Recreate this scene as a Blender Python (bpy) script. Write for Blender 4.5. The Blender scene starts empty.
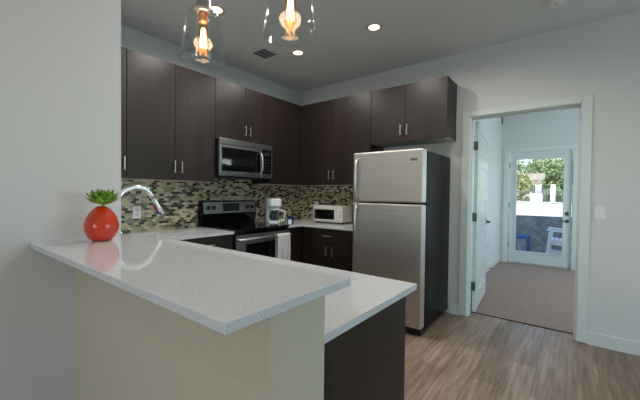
import bpy, bmesh, math, random
from mathutils import Vector, Matrix
random.seed(7)
PI = math.pi
scene = bpy.context.scene
COL = scene.collection

# ------------------------------------------------------------------ camera
CAM = Vector((3.253, -3.661, 1.282))
yaw, pitch, roll, FPX = 0.660, -0.020, 0.011, 327.2
fwd = Vector((-math.sin(yaw), math.cos(yaw), 0)); rgt = Vector((math.cos(yaw), math.sin(yaw), 0)); upv = Vector((0, 0, 1))
fwd, upv = fwd*math.cos(pitch) + upv*math.sin(pitch), upv*math.cos(pitch) - fwd*math.sin(pitch)
rgt, upv = rgt*math.cos(roll) + upv*math.sin(roll), upv*math.cos(roll) - rgt*math.sin(roll)
cd = bpy.data.cameras.new('camera'); cam = bpy.data.objects.new('camera', cd); COL.objects.link(cam)
cam.matrix_world = Matrix(((rgt.x, upv.x, -fwd.x, CAM.x), (rgt.y, upv.y, -fwd.y, CAM.y), (rgt.z, upv.z, -fwd.z, CAM.z), (0, 0, 0, 1)))
cd.sensor_fit = 'HORIZONTAL'; cd.sensor_width = 36; cd.lens = FPX/640*36; cd.clip_start = 0.02; cd.clip_end = 300
scene.camera = cam

# ------------------------------------------------------------------ world, sun, daylight, exposure
w = bpy.data.worlds.new('world'); scene.world = w; w.use_nodes = True
nt = w.node_tree; nt.nodes.clear()
sky = nt.nodes.new('ShaderNodeTexSky'); sky.sky_type = 'NISHITA'; sky.sun_disc = False
sky.sun_elevation = math.radians(48); sky.sun_rotation = math.radians(200)
bg = nt.nodes.new('ShaderNodeBackground'); bg.inputs['Strength'].default_value = 0.42
wo = nt.nodes.new('ShaderNodeOutputWorld')
nt.links.new(sky.outputs[0], bg.inputs[0]); nt.links.new(bg.outputs[0], wo.inputs[0])

def lamp(name, kind, loc, power, color, direction=None, **kw):
    l = bpy.data.lights.new(name, kind); l.energy = power; l.color = color
    for k, v in kw.items(): setattr(l, k, v)
    o = bpy.data.objects.new(name, l); COL.objects.link(o); o.location = loc
    if direction: o.rotation_euler = Vector(direction).to_track_quat('-Z', 'Y').to_euler()
    return o
lamp('sun', 'SUN', (0, 0, 20), 4.6, (1, .95, .87), (0.35, 0.75, -0.85), angle=0.01)
# daylight at the unseen right and bedroom windows; the front lamp is added fill
lamp('daylight_right', 'AREA', (6.22, -1.25, 1.42), 17, (.58, .94, .95), (-1, 0, -.06), shape='RECTANGLE', size=2.3, size_y=1.5)
lamp('fill_front', 'AREA', (4.3, -7.9, 1.5), 20, (.93, .98, .98), (0, 1, 0), shape='RECTANGLE', size=2.4, size_y=1.5)
lamp('daylight_bedroom', 'AREA', (5.1, 1.9, 1.5), 34, (.82, .96, .96), (-1, 0, 0), shape='RECTANGLE', size=1.4, size_y=1.4)
vs = scene.view_settings
vs.view_transform = 'Standard'; vs.look = 'None'; vs.gamma = 1.0; vs.use_curve_mapping = False
vs.exposure = 0.07

# ------------------------------------------------------------------ materials
def lin(c):
    c = c/255.0
    return c/12.92 if c <= .04045 else ((c+.055)/1.055)**2.4
def rgb(r, g, b): return (lin(r), lin(g), lin(b), 1)
def newmat(name):
    m = bpy.data.materials.new(name); m.use_nodes = True
    n = m.node_tree.nodes; b = n['Principled BSDF']
    return m, n, m.node_tree.links, b
def bump(n, l, b, src, strength, dist=0.002):
    bp = n.new('ShaderNodeBump'); bp.inputs['Strength'].default_value = strength; bp.inputs['Distance'].default_value = dist
    l.new(src, bp.inputs['Height']); l.new(bp.outputs[0], b.inputs['Normal'])
def coords(n, l, scale=(1, 1, 1), rot=(0, 0, 0), kind='Object'):
    t = n.new('ShaderNodeTexCoord'); mp = n.new('ShaderNodeMapping')
    mp.inputs['Scale'].default_value = scale; mp.inputs['Rotation'].default_value = rot
    l.new(t.outputs[kind], mp.inputs['Vector']); return mp.outputs[0]
def noise(n, l, vec, scale, detail=3, rough=.5):
    t = n.new('ShaderNodeTexNoise'); t.inputs['Scale'].default_value = scale; t.inputs['Detail'].default_value = detail
    t.inputs['Roughness'].default_value = rough
    l.new(vec, t.inputs['Vector']); return t.outputs['Fac']
def ramp(n, l, fac, stops, interp='LINEAR'):
    r = n.new('ShaderNodeValToRGB'); r.color_ramp.interpolation = interp
    e = r.color_ramp.elements
    while len(e) < len(stops): e.new(.5)
    for k, (p, c) in enumerate(stops): e[k].position = p; e[k].color = c
    l.new(fac, r.inputs[0]); return r.outputs[0]
def plain(name, c, rough=.5, metal=0, bumps=None, spec=None, vary=None, coat=0):
    m, n, l, b = newmat(name)
    b.inputs['Base Color'].default_value = c; b.inputs['Roughness'].default_value = rough; b.inputs['Metallic'].default_value = metal
    if spec is not None: b.inputs['Specular IOR Level'].default_value = spec
    if coat: b.inputs['Coat Weight'].default_value = coat
    v = None
    if bumps or vary: v = coords(n, l)
    if bumps: bump(n, l, b, noise(n, l, v, bumps[0]), bumps[1], bumps[2] if len(bumps) > 2 else .002)
    if vary:
        f = noise(n, l, v, vary[0])
        c2 = tuple(x*vary[1] for x in c[:3]) + (1,)
        l.new(ramp(n, l, f, [(.35, c2), (.65, c)]), b.inputs['Base Color'])
    return m
def emit(name, c, s):
    m, n, l, b = newmat(name)
    b.inputs['Base Color'].default_value = c; b.inputs['Emission Color'].default_value = c; b.inputs['Emission Strength'].default_value = s
    return m
def thin_glass(name, tint=(1, 1, 1, 1), refl=1.0, rough=0.0):
    m, n, l, b = newmat(name); n.remove(b)
    tr = n.new('ShaderNodeBsdfTransparent'); tr.inputs[0].default_value = tint
    gl = n.new('ShaderNodeBsdfGlossy'); gl.inputs['Roughness'].default_value = rough
    fr = n.new('ShaderNodeLayerWeight'); fr.inputs[0].default_value = .5
    pw = n.new('ShaderNodeMath'); pw.operation = 'POWER'; pw.inputs[1].default_value = 4
    mu = n.new('ShaderNodeMath'); mu.operation = 'MULTIPLY_ADD'; mu.inputs[1].default_value = .55*refl; mu.inputs[2].default_value = .02*refl; mu.use_clamp = True
    mx = n.new('ShaderNodeMixShader')
    l.new(fr.outputs['Facing'], pw.inputs[0]); l.new(pw.outputs[0], mu.inputs[0]); l.new(mu.outputs[0], mx.inputs[0]); l.new(tr.outputs[0], mx.inputs[1]); l.new(gl.outputs[0], mx.inputs[2])
    l.new(mx.outputs[0], n['Material Output'].inputs[0]); return m

M = {}
M['wall'] = plain('wall_paint', rgb(216, 220, 222), .75, bumps=(70, .22, .003))
M['pony'] = plain('pony_wall_paint', rgb(208, 200, 184), .75, bumps=(70, .2, .003))
M['ceil'] = plain('ceiling_paint', rgb(226, 228, 228), .85, bumps=(90, .2, .002))
M['trim'] = plain('trim_paint', rgb(218, 228, 228), .35)
M['whitedoor'] = plain('door_paint', rgb(216, 226, 228), .35)
M['nickel'] = plain('brushed_nickel', rgb(205, 203, 200), .36, 1)
M['darknickel'] = plain('hinge_metal', rgb(105, 102, 98), .4, 1)
M['chrome'] = plain('chrome', rgb(236, 238, 240), .16, 1)
M['black'] = plain('black_gloss', rgb(9, 9, 10), .12)
M['blackmat'] = plain('black_matte', rgb(16, 16, 17), .5)
M['ovenglass'] = plain('oven_glass', rgb(14, 15, 17), .05)
M['white_plastic'] = plain('white_plastic', rgb(228, 232, 238), .3)
M['cream_plastic'] = plain('toaster_white', rgb(215, 212, 205), .35)
M['pale'] = plain('cabinet_underside', rgb(196, 190, 178), .6)
M['rubber'] = plain('rubber', rgb(25, 25, 25), .7)
M['red'] = plain('red_ceramic', rgb(220, 62, 26), .14, coat=.5, vary=(14, .8))
M['towel'] = plain('towel_cloth', rgb(212, 212, 214), .95, bumps=(260, .6, .004))
M['glass'] = thin_glass('window_glass', (.97, .99, .98, 1))
M['pglass'] = thin_glass('lamp_glass', (.96, .97, .97, 1), 1.3)
M['bulbglass'] = thin_glass('bulb_glass', (1, .88, .7, 1), .08)
M['carafe'] = thin_glass('carafe_glass', (.72, .76, .8, 1), 1.5)
M['filament'] = emit('filament', (1, .58, .26, 1), 28)
M['lens'] = emit('light_lens', (1, .86, .66, 1), 5.0)
M['baffle'] = plain('light_baffle', rgb(225, 190, 165), .5)
M['ventpaint'] = plain('vent_paint', rgb(200, 202, 204), .6)
M['duct'] = plain('duct_grey', rgb(112, 114, 116), .7)
M['copper'] = plain('copper_cap', rgb(205, 140, 105), .35, .8)
M['blue'] = plain('blue_paint', rgb(28, 88, 150), .4)
M['whitewood'] = plain('white_painted_wood', rgb(235, 238, 242), .5)
M['navy'] = plain('navy_label', rgb(22, 44, 82), .4)
M['redreflection'] = plain('red_reflection', rgb(190, 40, 30), .3)  # colour of the vase's reflection painted onto the spray head
M['bluereflection'] = plain('blue_reflection', rgb(30, 50, 120), .3)  # dark end of that painted reflection
M['dialgrey'] = plain('display_grey', rgb(38, 44, 50), .25)
M['keys'] = plain('keypad_grey', rgb(24, 26, 30), .35)
M['smudge'] = plain('badge_metal', rgb(150, 150, 150), .4, .9)
M['sinksteel'] = plain('sink_steel', rgb(150, 150, 150), .3, 1)

def cabinet_wood():
    m, n, l, b = newmat('dark_wood_laminate')
    v = coords(n, l, (26, 26, .9)); f = noise(n, l, v, 1.0, 6, .6)
    v2 = coords(n, l, (5, 5, .3)); f2 = noise(n, l, v2, 1.0, 3, .5)
    a = n.new('ShaderNodeMath'); a.operation = 'MULTIPLY_ADD'; a.inputs[1].default_value = .55; l.new(f, a.inputs[0])
    h = n.new('ShaderNodeMath'); h.operation = 'MULTIPLY'; h.inputs[1].default_value = .45; l.new(f2, h.inputs[0]); l.new(h.outputs[0], a.inputs[2])
    l.new(ramp(n, l, a.outputs[0], [(.3, rgb(24, 18, 16)), (.5, rgb(37, 29, 26)), (.72, rgb(56, 45, 41))]), b.inputs['Base Color'])
    b.inputs['Roughness'].default_value = .4; b.inputs['Specular IOR Level'].default_value = .38
    bump(n, l, b, f, .1, .001); return m
M['wood'] = cabinet_wood()
def quartz():
    m, n, l, b = newmat('white_quartz')
    v = coords(n, l)
    f = noise(n, l, v, 210, 2, .5); f2 = noise(n, l, v, 75, 3, .6)
    c1 = ramp(n, l, f, [(.28, rgb(184, 184, 184)), (.38, rgb(216, 220, 226)), (1, rgb(222, 226, 232))])
    c2 = ramp(n, l, f2, [(.27, rgb(190, 186, 180)), (.34, (1, 1, 1, 1)), (1, (1, 1, 1, 1))])
    mx = n.new('ShaderNodeMix'); mx.data_type = 'RGBA'; mx.blend_type = 'MULTIPLY'; mx.inputs[0].default_value = 1
    l.new(c1, mx.inputs[6]); l.new(c2, mx.inputs[7]); l.new(mx.outputs[2], b.inputs['Base Color'])
    b.inputs['Roughness'].default_value = .07; return m
M['quartz'] = quartz()
def steel(name, c=(214, 212, 208), rough=.5, vertical=False):
    m, n, l, b = newmat(name)
    v = coords(n, l, (1.5, 1.5, 260) if not vertical else (260, 260, 1.5)); f = noise(n, l, v, 1, 2)
    l.new(ramp(n, l, f, [(.3, rgb(*[int(x*.93) for x in c])), (.7, rgb(*c))]), b.inputs['Base Color'])
    b.inputs['Metallic'].default_value = 1; b.inputs['Roughness'].default_value = rough
    b.inputs['Anisotropic'].default_value = .5
    return m
M['steel'] = steel('stainless_steel')
M['steelmid'] = steel('appliance_steel', (150, 150, 152), .33)
M['steeldark'] = steel('dark_stainless_steel', (165, 167, 172), .35)
def fridge_side():
    m, n, l, b = newmat('fridge_black_side')
    b.inputs['Base Color'].default_value = rgb(9, 10, 11); b.inputs['Roughness'].default_value = .16; b.inputs['Specular IOR Level'].default_value = .08
    v = coords(n, l); bump(n, l, b, noise(n, l, v, 60, 2), .25, .003); return m
M['fridgeside'] = fridge_side()
def mosaic():
    m, n, l, b = newmat('mosaic_tiles')
    t = n.new('ShaderNodeTexCoord'); sp = n.new('ShaderNodeSeparateXYZ'); l.new(t.outputs['Object'], sp.inputs[0])
    ad = n.new('ShaderNodeMath'); l.new(sp.outputs[0], ad.inputs[0]); l.new(sp.outputs[1], ad.inputs[1])
    cb = n.new('ShaderNodeCombineXYZ'); l.new(ad.outputs[0], cb.inputs[0]); l.new(sp.outputs[2], cb.inputs[1])
    def mth(op, a, bb=None):
        q = n.new('ShaderNodeMath'); q.operation = op
        for i_, v_ in enumerate((a, bb)):
            if v_ is None: continue
            if isinstance(v_, (int, float)): q.inputs[i_].default_value = v_
            else: l.new(v_, q.inputs[i_])
        return q.outputs[0]
    vv = mth('DIVIDE', sp.outputs[2], .0225); row = mth('FLOOR', vv)
    uu = mth('ADD', mth('DIVIDE', mth('ADD', ad.outputs[0], 20.0), .048), mth('MULTIPLY', mth('MODULO', row, 2.0), .5)); colm = mth('FLOOR', uu)
    wn = n.new('ShaderNodeTexWhiteNoise'); wn.noise_dimensions = '2D'
    c2_ = n.new('ShaderNodeCombineXYZ'); l.new(colm, c2_.inputs[0]); l.new(row, c2_.inputs[1]); l.new(c2_.outputs[0], wn.inputs['Vector'])
    fac = mth('MAXIMUM', mth('LESS_THAN', mth('FRACT', uu), .045), mth('LESS_THAN', mth('FRACT', vv), .10))
    c = ramp(n, l, wn.outputs['Value'], [(0, rgb(38, 30, 25)), (.12, rgb(190, 181, 152)), (.32, rgb(136, 140, 122)), (.46, rgb(208, 199, 172)), (.66, rgb(104, 102, 86)), (.76, rgb(172, 163, 136)), (.91, rgb(52, 43, 35))], 'CONSTANT')
    mx = n.new('ShaderNodeMix'); mx.data_type = 'RGBA'
    l.new(fac, mx.inputs[0]); l.new(c, mx.inputs[6]); mx.inputs[7].default_value = rgb(150, 147, 132)
    l.new(mx.outputs[2], b.inputs['Base Color']); b.inputs['Roughness'].default_value = .25
    iv = n.new('ShaderNodeMath'); iv.operation = 'SUBTRACT'; iv.inputs[0].default_value = 1; l.new(fac, iv.inputs[1])
    bump(n, l, b, iv.outputs[0], .5, .001); return m
M['mosaic'] = mosaic()
def planks():
    m, n, l, b = newmat('vinyl_planks')
    v = coords(n, l, (1, 1, 1), (0, 0, PI/2))
    br = n.new('ShaderNodeTexBrick'); l.new(v, br.inputs['Vector']); br.offset = .37; br.inputs['Scale'].default_value = 1
    br.inputs['Color1'].default_value = (0, 0, 0, 1); br.inputs['Color2'].default_value = (1, 1, 1, 1); br.inputs['Mortar'].default_value = (.3, .3, .3, 1)
    br.inputs['Mortar Size'].default_value = .0012; br.inputs['Brick Width'].default_value = 1.2; br.inputs['Row Height'].default_value = .18
    base = ramp(n, l, br.outputs['Color'], [(0, rgb(150, 128, 110)), (.5, rgb(168, 145, 127)), (1, rgb(182, 160, 142))])
    v2 = coords(n, l, (34, 2.2, 1)); f = noise(n, l, v2, 1, 6, .65)
    v3 = coords(n, l, (7, 1.2, 1)); f3 = noise(n, l, v3, 1, 4, .6)
    g = ramp(n, l, f, [(.3, (.52, .47, .44, 1)), (.62, (1.14, 1.14, 1.14, 1))]); g3 = ramp(n, l, f3, [(.3, (.72, .7, .68, 1)), (.65, (1.08, 1.08, 1.08, 1))])
    mx = n.new('ShaderNodeMix'); mx.data_type = 'RGBA'; mx.blend_type = 'MULTIPLY'; mx.inputs[0].default_value = 1; l.new(base, mx.inputs[6]); l.new(g, mx.inputs[7])
    my = n.new('ShaderNodeMix'); my.data_type = 'RGBA'; my.blend_type = 'MULTIPLY'; my.inputs[0].default_value = 1; l.new(mx.outputs[2], my.inputs[6]); l.new(g3, my.inputs[7])
    mz = n.new('ShaderNodeMix'); mz.data_type = 'RGBA'; l.new(br.outputs['Fac'], mz.inputs[0]); l.new(my.outputs[2], mz.inputs[6]); mz.inputs[7].default_value = rgb(62, 54, 48)
    l.new(mz.outputs[2], b.inputs['Base Color']); b.inputs['Roughness'].default_value = .4; b.inputs['Specular IOR Level'].default_value = .38
    bump(n, l, b, f, .12, .001); return m
M['planks'] = planks()
def carpet():
    m, n, l, b = newmat('carpet_pile')
    v = coords(n, l); f = noise(n, l, v, 260, 2, .7); f2 = noise(n, l, v, 75, 3, .7)
    a = n.new('ShaderNodeMath'); a.operation = 'ADD'; l.new(f, a.inputs[0]); l.new(f2, a.inputs[1])
    h = n.new('ShaderNodeMath'); h.operation = 'MULTIPLY'; h.inputs[1].default_value = .5; l.new(a.outputs[0], h.inputs[0])
    l.new(ramp(n, l, h.outputs[0], [(.36, rgb(134, 112, 106)), (.62, rgb(190, 168, 160))]), b.inputs['Base Color'])
    b.inputs['Roughness'].default_value = 1; bump(n, l, b, h.outputs[0], 1, .012); return m
M['carpet'] = carpet()
def blockwall():
    m, n, l, b = newmat('grey_stucco')
    v = coords(n, l); f = noise(n, l, v, 5, 6, .7); f2 = noise(n, l, v, 40, 3)
    l.new(ramp(n, l, f, [(.3, rgb(96, 100, 106)), (.55, rgb(128, 132, 138)), (.72, rgb(176, 178, 182))]), b.inputs['Base Color'])
    b.inputs['Roughness'].default_value = .9; bump(n, l, b, f2, .5, .01); return m
M['stucco'] = blockwall()
M['concrete'] = plain('pale_concrete', rgb(188, 188, 186), .9, vary=(.6, .85))
M['patio'] = plain('patio_concrete', rgb(140, 138, 134), .9, vary=(2, .85))
M['housewall'] = plain('house_wall', rgb(200, 186, 165), .9)
M['roof'] = plain('house_roof', rgb(170, 160, 150), .9, vary=(3, .8))
M['housetrim'] = plain('house_window', rgb(70, 80, 90), .2)
M['bark'] = plain('bark', rgb(92, 76, 62), .9, vary=(8, .6))
M['iron'] = plain('fence_iron', rgb(96, 104, 112), .6)
M['acwhite'] = plain('utility_box_paint', rgb(232, 232, 232), .5)
def leafmat(name, c1, c2, sc=6):
    m, n, l, b = newmat(name)
    v = coords(n, l); f = noise(n, l, v, sc, 3)
    l.new(ramp(n, l, f, [(.3, c1), (.7, c2)]), b.inputs['Base Color']); b.inputs['Roughness'].default_value = .6
    return m
M['leaf1'] = leafmat('tree_leaves', rgb(92, 116, 72), rgb(150, 166, 118), 2)
M['leaf2'] = leafmat('tree_leaves_pale', rgb(132, 142, 90), rgb(190, 188, 138), 2)
M['succ'] = leafmat('succulent_leaf', rgb(66, 112, 20), rgb(150, 188, 56), 40)

# ------------------------------------------------------------------ mesh helpers
def BM(): return bmesh.new()
def bx(bm, x0, x1, y0, y1, z0, z1, bev=0, seg=2, mi=0):
    t = bmesh.new(); bmesh.ops.create_cube(t, size=1)
    for v in t.verts: v.co = Vector((x0 + (v.co.x+.5)*(x1-x0), y0 + (v.co.y+.5)*(y1-y0), z0 + (v.co.z+.5)*(z1-z0)))
    if bev: bmesh.ops.bevel(t, geom=list(t.edges), offset=bev, segments=seg, affect='EDGES', profile=.5)
    merge(bm, t, mi=mi)
def merge(bm, t, mat=None, mi=0):
    if mat is not None: bmesh.ops.transform(t, matrix=mat, verts=t.verts)
    vm = {v: bm.verts.new(v.co) for v in t.verts}
    for f in t.faces:
        try: nf = bm.faces.new([vm[v] for v in f.verts]); nf.material_index = mi; nf.smooth = f.smooth
        except ValueError: pass
    t.free()
def lathe(bm, prof, n=32, c=(0, 0, 0), axis='Z', mi=0, closed=False):
    t = bmesh.new(); rings = []
    for r, z in prof:
        if r < 1e-6: rings.append([t.verts.new((0, 0, z))])
        else: rings.append([t.verts.new((r*math.cos(2*PI*k/n), r*math.sin(2*PI*k/n), z)) for k in range(n)])
    pairs = list(zip(rings, rings[1:]))
    if closed: pairs.append((rings[-1], rings[0]))
    for a, b2 in pairs:
        for k in range(n):
            q = [a[k % len(a)], a[(k+1) % len(a)], b2[(k+1) % len(b2)], b2[k % len(b2)]]
            q2 = []
            for v in q:
                if v not in q2: q2.append(v)
            if len(q2) > 2:
                f = t.faces.new(q2); f.smooth = True
    R = {'Z': Matrix.Identity(4), 'X': Matrix.Rotation(PI/2, 4, 'Y'), 'Y': Matrix.Rotation(-PI/2, 4, 'X')}[axis]
    bmesh.ops.recalc_face_normals(t, faces=t.faces)
    merge(bm, t, Matrix.Translation(c) @ R, mi)
def cyl(bm, c, r, h, axis='Z', n=20, bev=0, mi=0):
    b = min(bev, r*.5)
    prof = [(0, 0), (r-b, 0), (r, b), (r, h-b), (r-b, h), (0, h)] if b else [(0, 0), (r, 0), (r, 0), (r, h), (r, h), (0, h)]
    lathe(bm, prof, n, c, axis, mi)
def tube(bm, pts, r, n=10, mi=0):
    pts = [Vector(p) for p in pts]; t = bmesh.new(); rings = []
    rad = r if isinstance(r, (list, tuple)) else [r]*len(pts)
    prev = None
    for i, p in enumerate(pts):
        d = (pts[min(i+1, len(pts)-1)] - pts[max(i-1, 0)]).normalized()
        a = (prev - d*prev.dot(d)) if prev is not None else (Vector((0, 0, 1)).cross(d) if abs(d.z) < .9 else Vector((1, 0, 0)).cross(d))
        a.normalize(); prev = a; b2 = d.cross(a)
        rings.append([t.verts.new(p + rad[i]*(a*math.cos(2*PI*k/n) + b2*math.sin(2*PI*k/n))) for k in range(n)])
    for A, B in zip(rings, rings[1:]):
        for k in range(n):
            f = t.faces.new([A[k], A[(k+1) % n], B[(k+1) % n], B[k]]); f.smooth = True
    t.faces.new(rings[0][::-1]); t.faces.new(rings[-1])
    bmesh.ops.recalc_face_normals(t, faces=t.faces); merge(bm, t, mi=mi)
def prism(bm, poly, z0, z1, bev=0, mat=None, mi=0):
    t = bmesh.new(); f = t.faces.new([t.verts.new((x, y, z0)) for x, y in poly])
    r = bmesh.ops.extrude_face_region(t, geom=[f])
    for e in r['geom']:
        if isinstance(e, bmesh.types.BMVert): e.co.z = z1
    bmesh.ops.recalc_face_normals(t, faces=t.faces)
    if bev: bmesh.ops.bevel(t, geom=list(t.edges), offset=bev, segments=2, affect='EDGES')
    merge(bm, t, mat, mi)
def obj(name, bm, mats, parent=None, label=None, loc=None):
    me = bpy.data.meshes.new(name); bm.to_mesh(me); bm.free()
    for m in (mats if isinstance(mats, (list, tuple)) else [mats]): me.materials.append(M[m])
    o = bpy.data.objects.new(name, me); COL.objects.link(o)
    if parent: o.parent = parent
    if label: o['label'] = label
    if loc: o.location = loc
    return o
def thing(name, label, cat, loc=(0, 0, 0), rz=0, group=None):
    o = bpy.data.objects.new(name, None); COL.objects.link(o); o.empty_display_size = .05
    o.location = loc; o.rotation_euler = (0, 0, rz); o['label'] = label; o['category'] = cat
    if group: o['group'] = group
    return o
def tag(o, label, cat, group=None, kind=None):
    o['label'] = label; o['category'] = cat
    if group: o['group'] = group
    if kind: o['kind'] = kind
    return o
def struct(name, bm, m, label=None, cat=None):
    o = obj(name, bm, m); o['kind'] = 'structure'
    if label: o['label'] = label
    if cat: o['category'] = cat
    return o
def one(x0, x1, y0, y1, z0, z1, bev=0):
    b = BM(); bx(b, x0, x1, y0, y1, z0, z1, bev); return b
def copy_thing(o, loc, label):
    def rec(a, parent):
        c = a.copy(); COL.objects.link(c)
        if parent: c.parent = parent
        for ch in [k for k in COL.objects if k.parent == a]: rec(ch, c)
        return c
    r = rec(o, None); r.location = loc; r['label'] = label; return r

# ------------------------------------------------------------------ dimensions
CH = 2.783; XW = 1.471; UT = 2.457; UB = 1.388; CT = .903; BT = 1.065
XR = 6.3; YF = -8.0

# ------------------------------------------------------------------ room shell
struct('floor', one(-.1, XR+.1, YF-.1, .18, -.1, 0), 'planks', 'grey brown wood plank floor of the kitchen', 'floor')
struct('floor', one(1.95, 5.3, .18, 3.6, -.1, .008), 'carpet', 'pinkish brown carpet in the room beyond the doorway', 'carpet')
struct('trim_1', one(2.376, 3.299, .168, .192, -.001, .006, .002), 'rubber', 'dark seam strip where carpet meets plank floor', 'threshold')
struct('ceiling', one(-.1, XR+.1, YF-.1, 4.3, CH, CH+.15), 'ceil', 'pale grey ceiling', 'ceiling')
struct('wall_left', one(-.12, 0, -3.1, .14, 0, CH), 'wall', 'kitchen wall behind range and tile', 'wall')
b = BM(); bx(b, XW-.12, XW, YF, -2.981, 0, CH); bx(b, 0, XW-.12, -3.1, -2.981, 0, CH)
struct('wall_foreground', b, 'wall', 'large pale wall at the left edge ending at the kitchen', 'wall')
DT = 2.098
b = BM(); bx(b, 0, 2.376, 0, .14, 0, CH); bx(b, 3.299, XR, 0, .14, 0, CH); bx(b, 2.376, 3.299, 0, .14, DT, CH)
struct('wall_back', b, 'wall', 'pale wall behind fridge with an open doorway', 'wall')
# right wall with a large window
b = BM(); bx(b, XR, XR+.14, YF, -2.45, 0, CH); bx(b, XR, XR+.14, -.05, .14, 0, CH); bx(b, XR, XR+.14, -2.45, -.05, 0, .6); bx(b, XR, XR+.14, -2.45, -.05, 2.25, CH)
struct('wall_right', b, 'wall')
b = BM(); bx(b, XW, 3.0, YF-.14, YF, 0, CH); bx(b, 5.6, XR, YF-.14, YF, 0, CH); bx(b, 3.0, 5.6, YF-.14, YF, 0, .6); bx(b, 3.0, 5.6, YF-.14, YF, 2.3, CH)
struct('wall_front', b, 'wall')
def window_frame(name, horiz, a0, a1, z0, z1, plane):
    b = BM(); t = .05
    for (p, q, r, s) in ((a0, a1, z0, z0+t), (a0, a1, z1-t, z1), (a0, a0+t, z0, z1), (a1-t, a1, z0, z1), ((a0+a1)/2-t/2, (a0+a1)/2+t/2, z0, z1)):
        if horiz: bx(b, p, q, plane+.02, plane+.08, r, s, .004)
        else: bx(b, plane+.02, plane+.08, p, q, r, s, .004)
    f = struct(name, b, 'trim')
    g = BM()
    if horiz: bx(g, a0+t, a1-t, plane+.045, plane+.05, z0+t, z1-t)
    else: bx(g, plane+.045, plane+.05, a0+t, a1-t, z0+t, z1-t)
    obj('pane', g, 'glass', f)
window_frame('window_1', False, -2.45, -.05, .6, 2.25, XR)
window_frame('added_window', True, 3.0, 5.6, .6, 2.3, YF-.12)  # unseen front window, added to go with the frontal fill lamp
# bedroom shell
BX0 = 2.13; BY1 = 3.45
b = BM(); bx(b, BX0-.12, BX0, .14, 1.12, 0, CH); bx(b, BX0-.12, BX0, 1.98, BY1, 0, CH); bx(b, BX0-.12, BX0, 1.12, 1.98, 2.1, CH)
struct('wall_bedroom_left', b, 'wall', 'left wall of the carpeted room', 'wall')
b = BM(); bx(b, BX0, 2.255, BY1, BY1+.15, 0, CH); bx(b, 3.245, 5.2, BY1, BY1+.15, 0, CH); bx(b, 2.255, 3.245, BY1, BY1+.15, 2.11, CH)
struct('wall_bedroom_back', b, 'wall', 'far wall around the glass door', 'wall')
b = BM(); bx(b, 5.2, 5.32, .14, 1.2, 0, CH); bx(b, 5.2, 5.32, 2.6, BY1, 0, CH); bx(b, 5.2, 5.32, 1.2, 2.6, 0, .8); bx(b, 5.2, 5.32, 1.2, 2.6, 2.2, CH)
struct('wall_bedroom_right', b, 'wall')
window_frame('window_3', False, 1.2, 2.6, .8, 2.2, 5.2)

# kitchen doorway jambs and casing
b = BM()
bx(b, 2.376, 2.390, 0, .14, 0, DT, .001); bx(b, 3.285, 3.299, 0, .14, 0, DT, .001); bx(b, 2.390, 3.285, 0, .14, DT-.014, DT, .001)
bx(b, 2.390, 2.400, .04, .085, 0, DT-.014, .001); bx(b, 3.275, 3.285, .04, .085, 0, DT-.014, .001); bx(b, 2.400, 3.275, .04, .085, DT-.026, DT-.014, .001)
struct('trim_2', b, 'trim', 'white door jamb lining the open doorway', 'door frame')
b = BM()
for y0, y1 in ((-.018, 0), (.14, .156)):
    bx(b, 2.306, 2.381, y0, y1, .008, 2.157, .003); bx(b, 3.294, 3.364, y0, y1, .008, 2.157, .003); bx(b, 2.381, 3.294, y0, y1, DT-.005, 2.157, .003)
struct('trim_3', b, 'trim', 'white flat casing around the open doorway', 'door frame')
# baseboards
def base(name, *a): 
    o = struct(name, one(*a, .003), 'trim', None, None); return o
base('baseboard_right', 3.364, XR, -.014, 0, 0, .113)
base('baseboard_back', 2.21, 2.306, -.014, 0, 0, .113)
base('baseboard_bedroom_left', BX0, BX0+.014, 2.05, BY1, .008, .12)
base('baseboard_bedroom_back', 3.32, 5.2, BY1-.014, BY1, .008, .12)
base('baseboard_foreground', XW, XW+.014, YF, -3.176, 0, .113)

# open panelled door leaf in the doorway
def panel_leaf(w, h, t=.036, n=5):
    bm = BM(); s = .11
    bx(bm, 0, w, -t/2+.007, t/2-.007, 0, h)
    zs = [.2] ; ph = (h-.2-.12-(n-1)*.1)/n
    for sgn in (-1, 1):
        y0, y1 = sorted((sgn*(t/2-.0075), sgn*t/2))
        bx(bm, 0, s, y0, y1, 0, h, .002); bx(bm, w-s, w, y0, y1, 0, h, .002)
        z = 0; bx(bm, s, w-s, y0, y1, 0, .2, .002); z = .2
        for k in range(n):
            bx(bm, s+.03, w-s-.03, min(y0, y1)+.001*(sgn < 0), max(y0, y1)-.001*(sgn > 0), z+.03, z+ph-.03, .004)
            z += ph; bx(bm, s, w-s, y0, y1, z, z+(.1 if k < n-1 else .12), .002); z += .1
    return bm
def lever(parent, x, z, t, mat='darknickel', dirx=-1, name='handle', y=0):
    b = BM()
    for s in (-1, 1):
        lathe(b, [(0, 0), (.026, 0), (.028, s*.004), (.024, s*.009), (.011, s*.012), (.010, s*.045), (0, s*.048)], 16, (x, y+s*t/2, z), 'Y')
        tube(b, [(x, y+s*(t/2+.042), z), (x+dirx*.03, y+s*(t/2+.045), z), (x+dirx*.07, y+s*(t/2+.044), z-.003), (x+dirx*.115, y+s*(t/2+.038), z-.004)], [.010, .009, .008, .007], 10)
    return obj(name, b, mat, parent)
ang = math.radians(94.5)
leaf = obj('door_1', panel_leaf(.88, 2.065), 'whitedoor'); leaf['kind'] = 'structure'; leaf['label'] = 'white panelled door swung open into the carpeted room'; leaf['category'] = 'door'
leaf.location = (2.412, .166, .014); leaf.rotation_euler = (0, 0, ang)
lever(leaf, .82, .93, .036, 'darknickel', -1)
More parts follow.
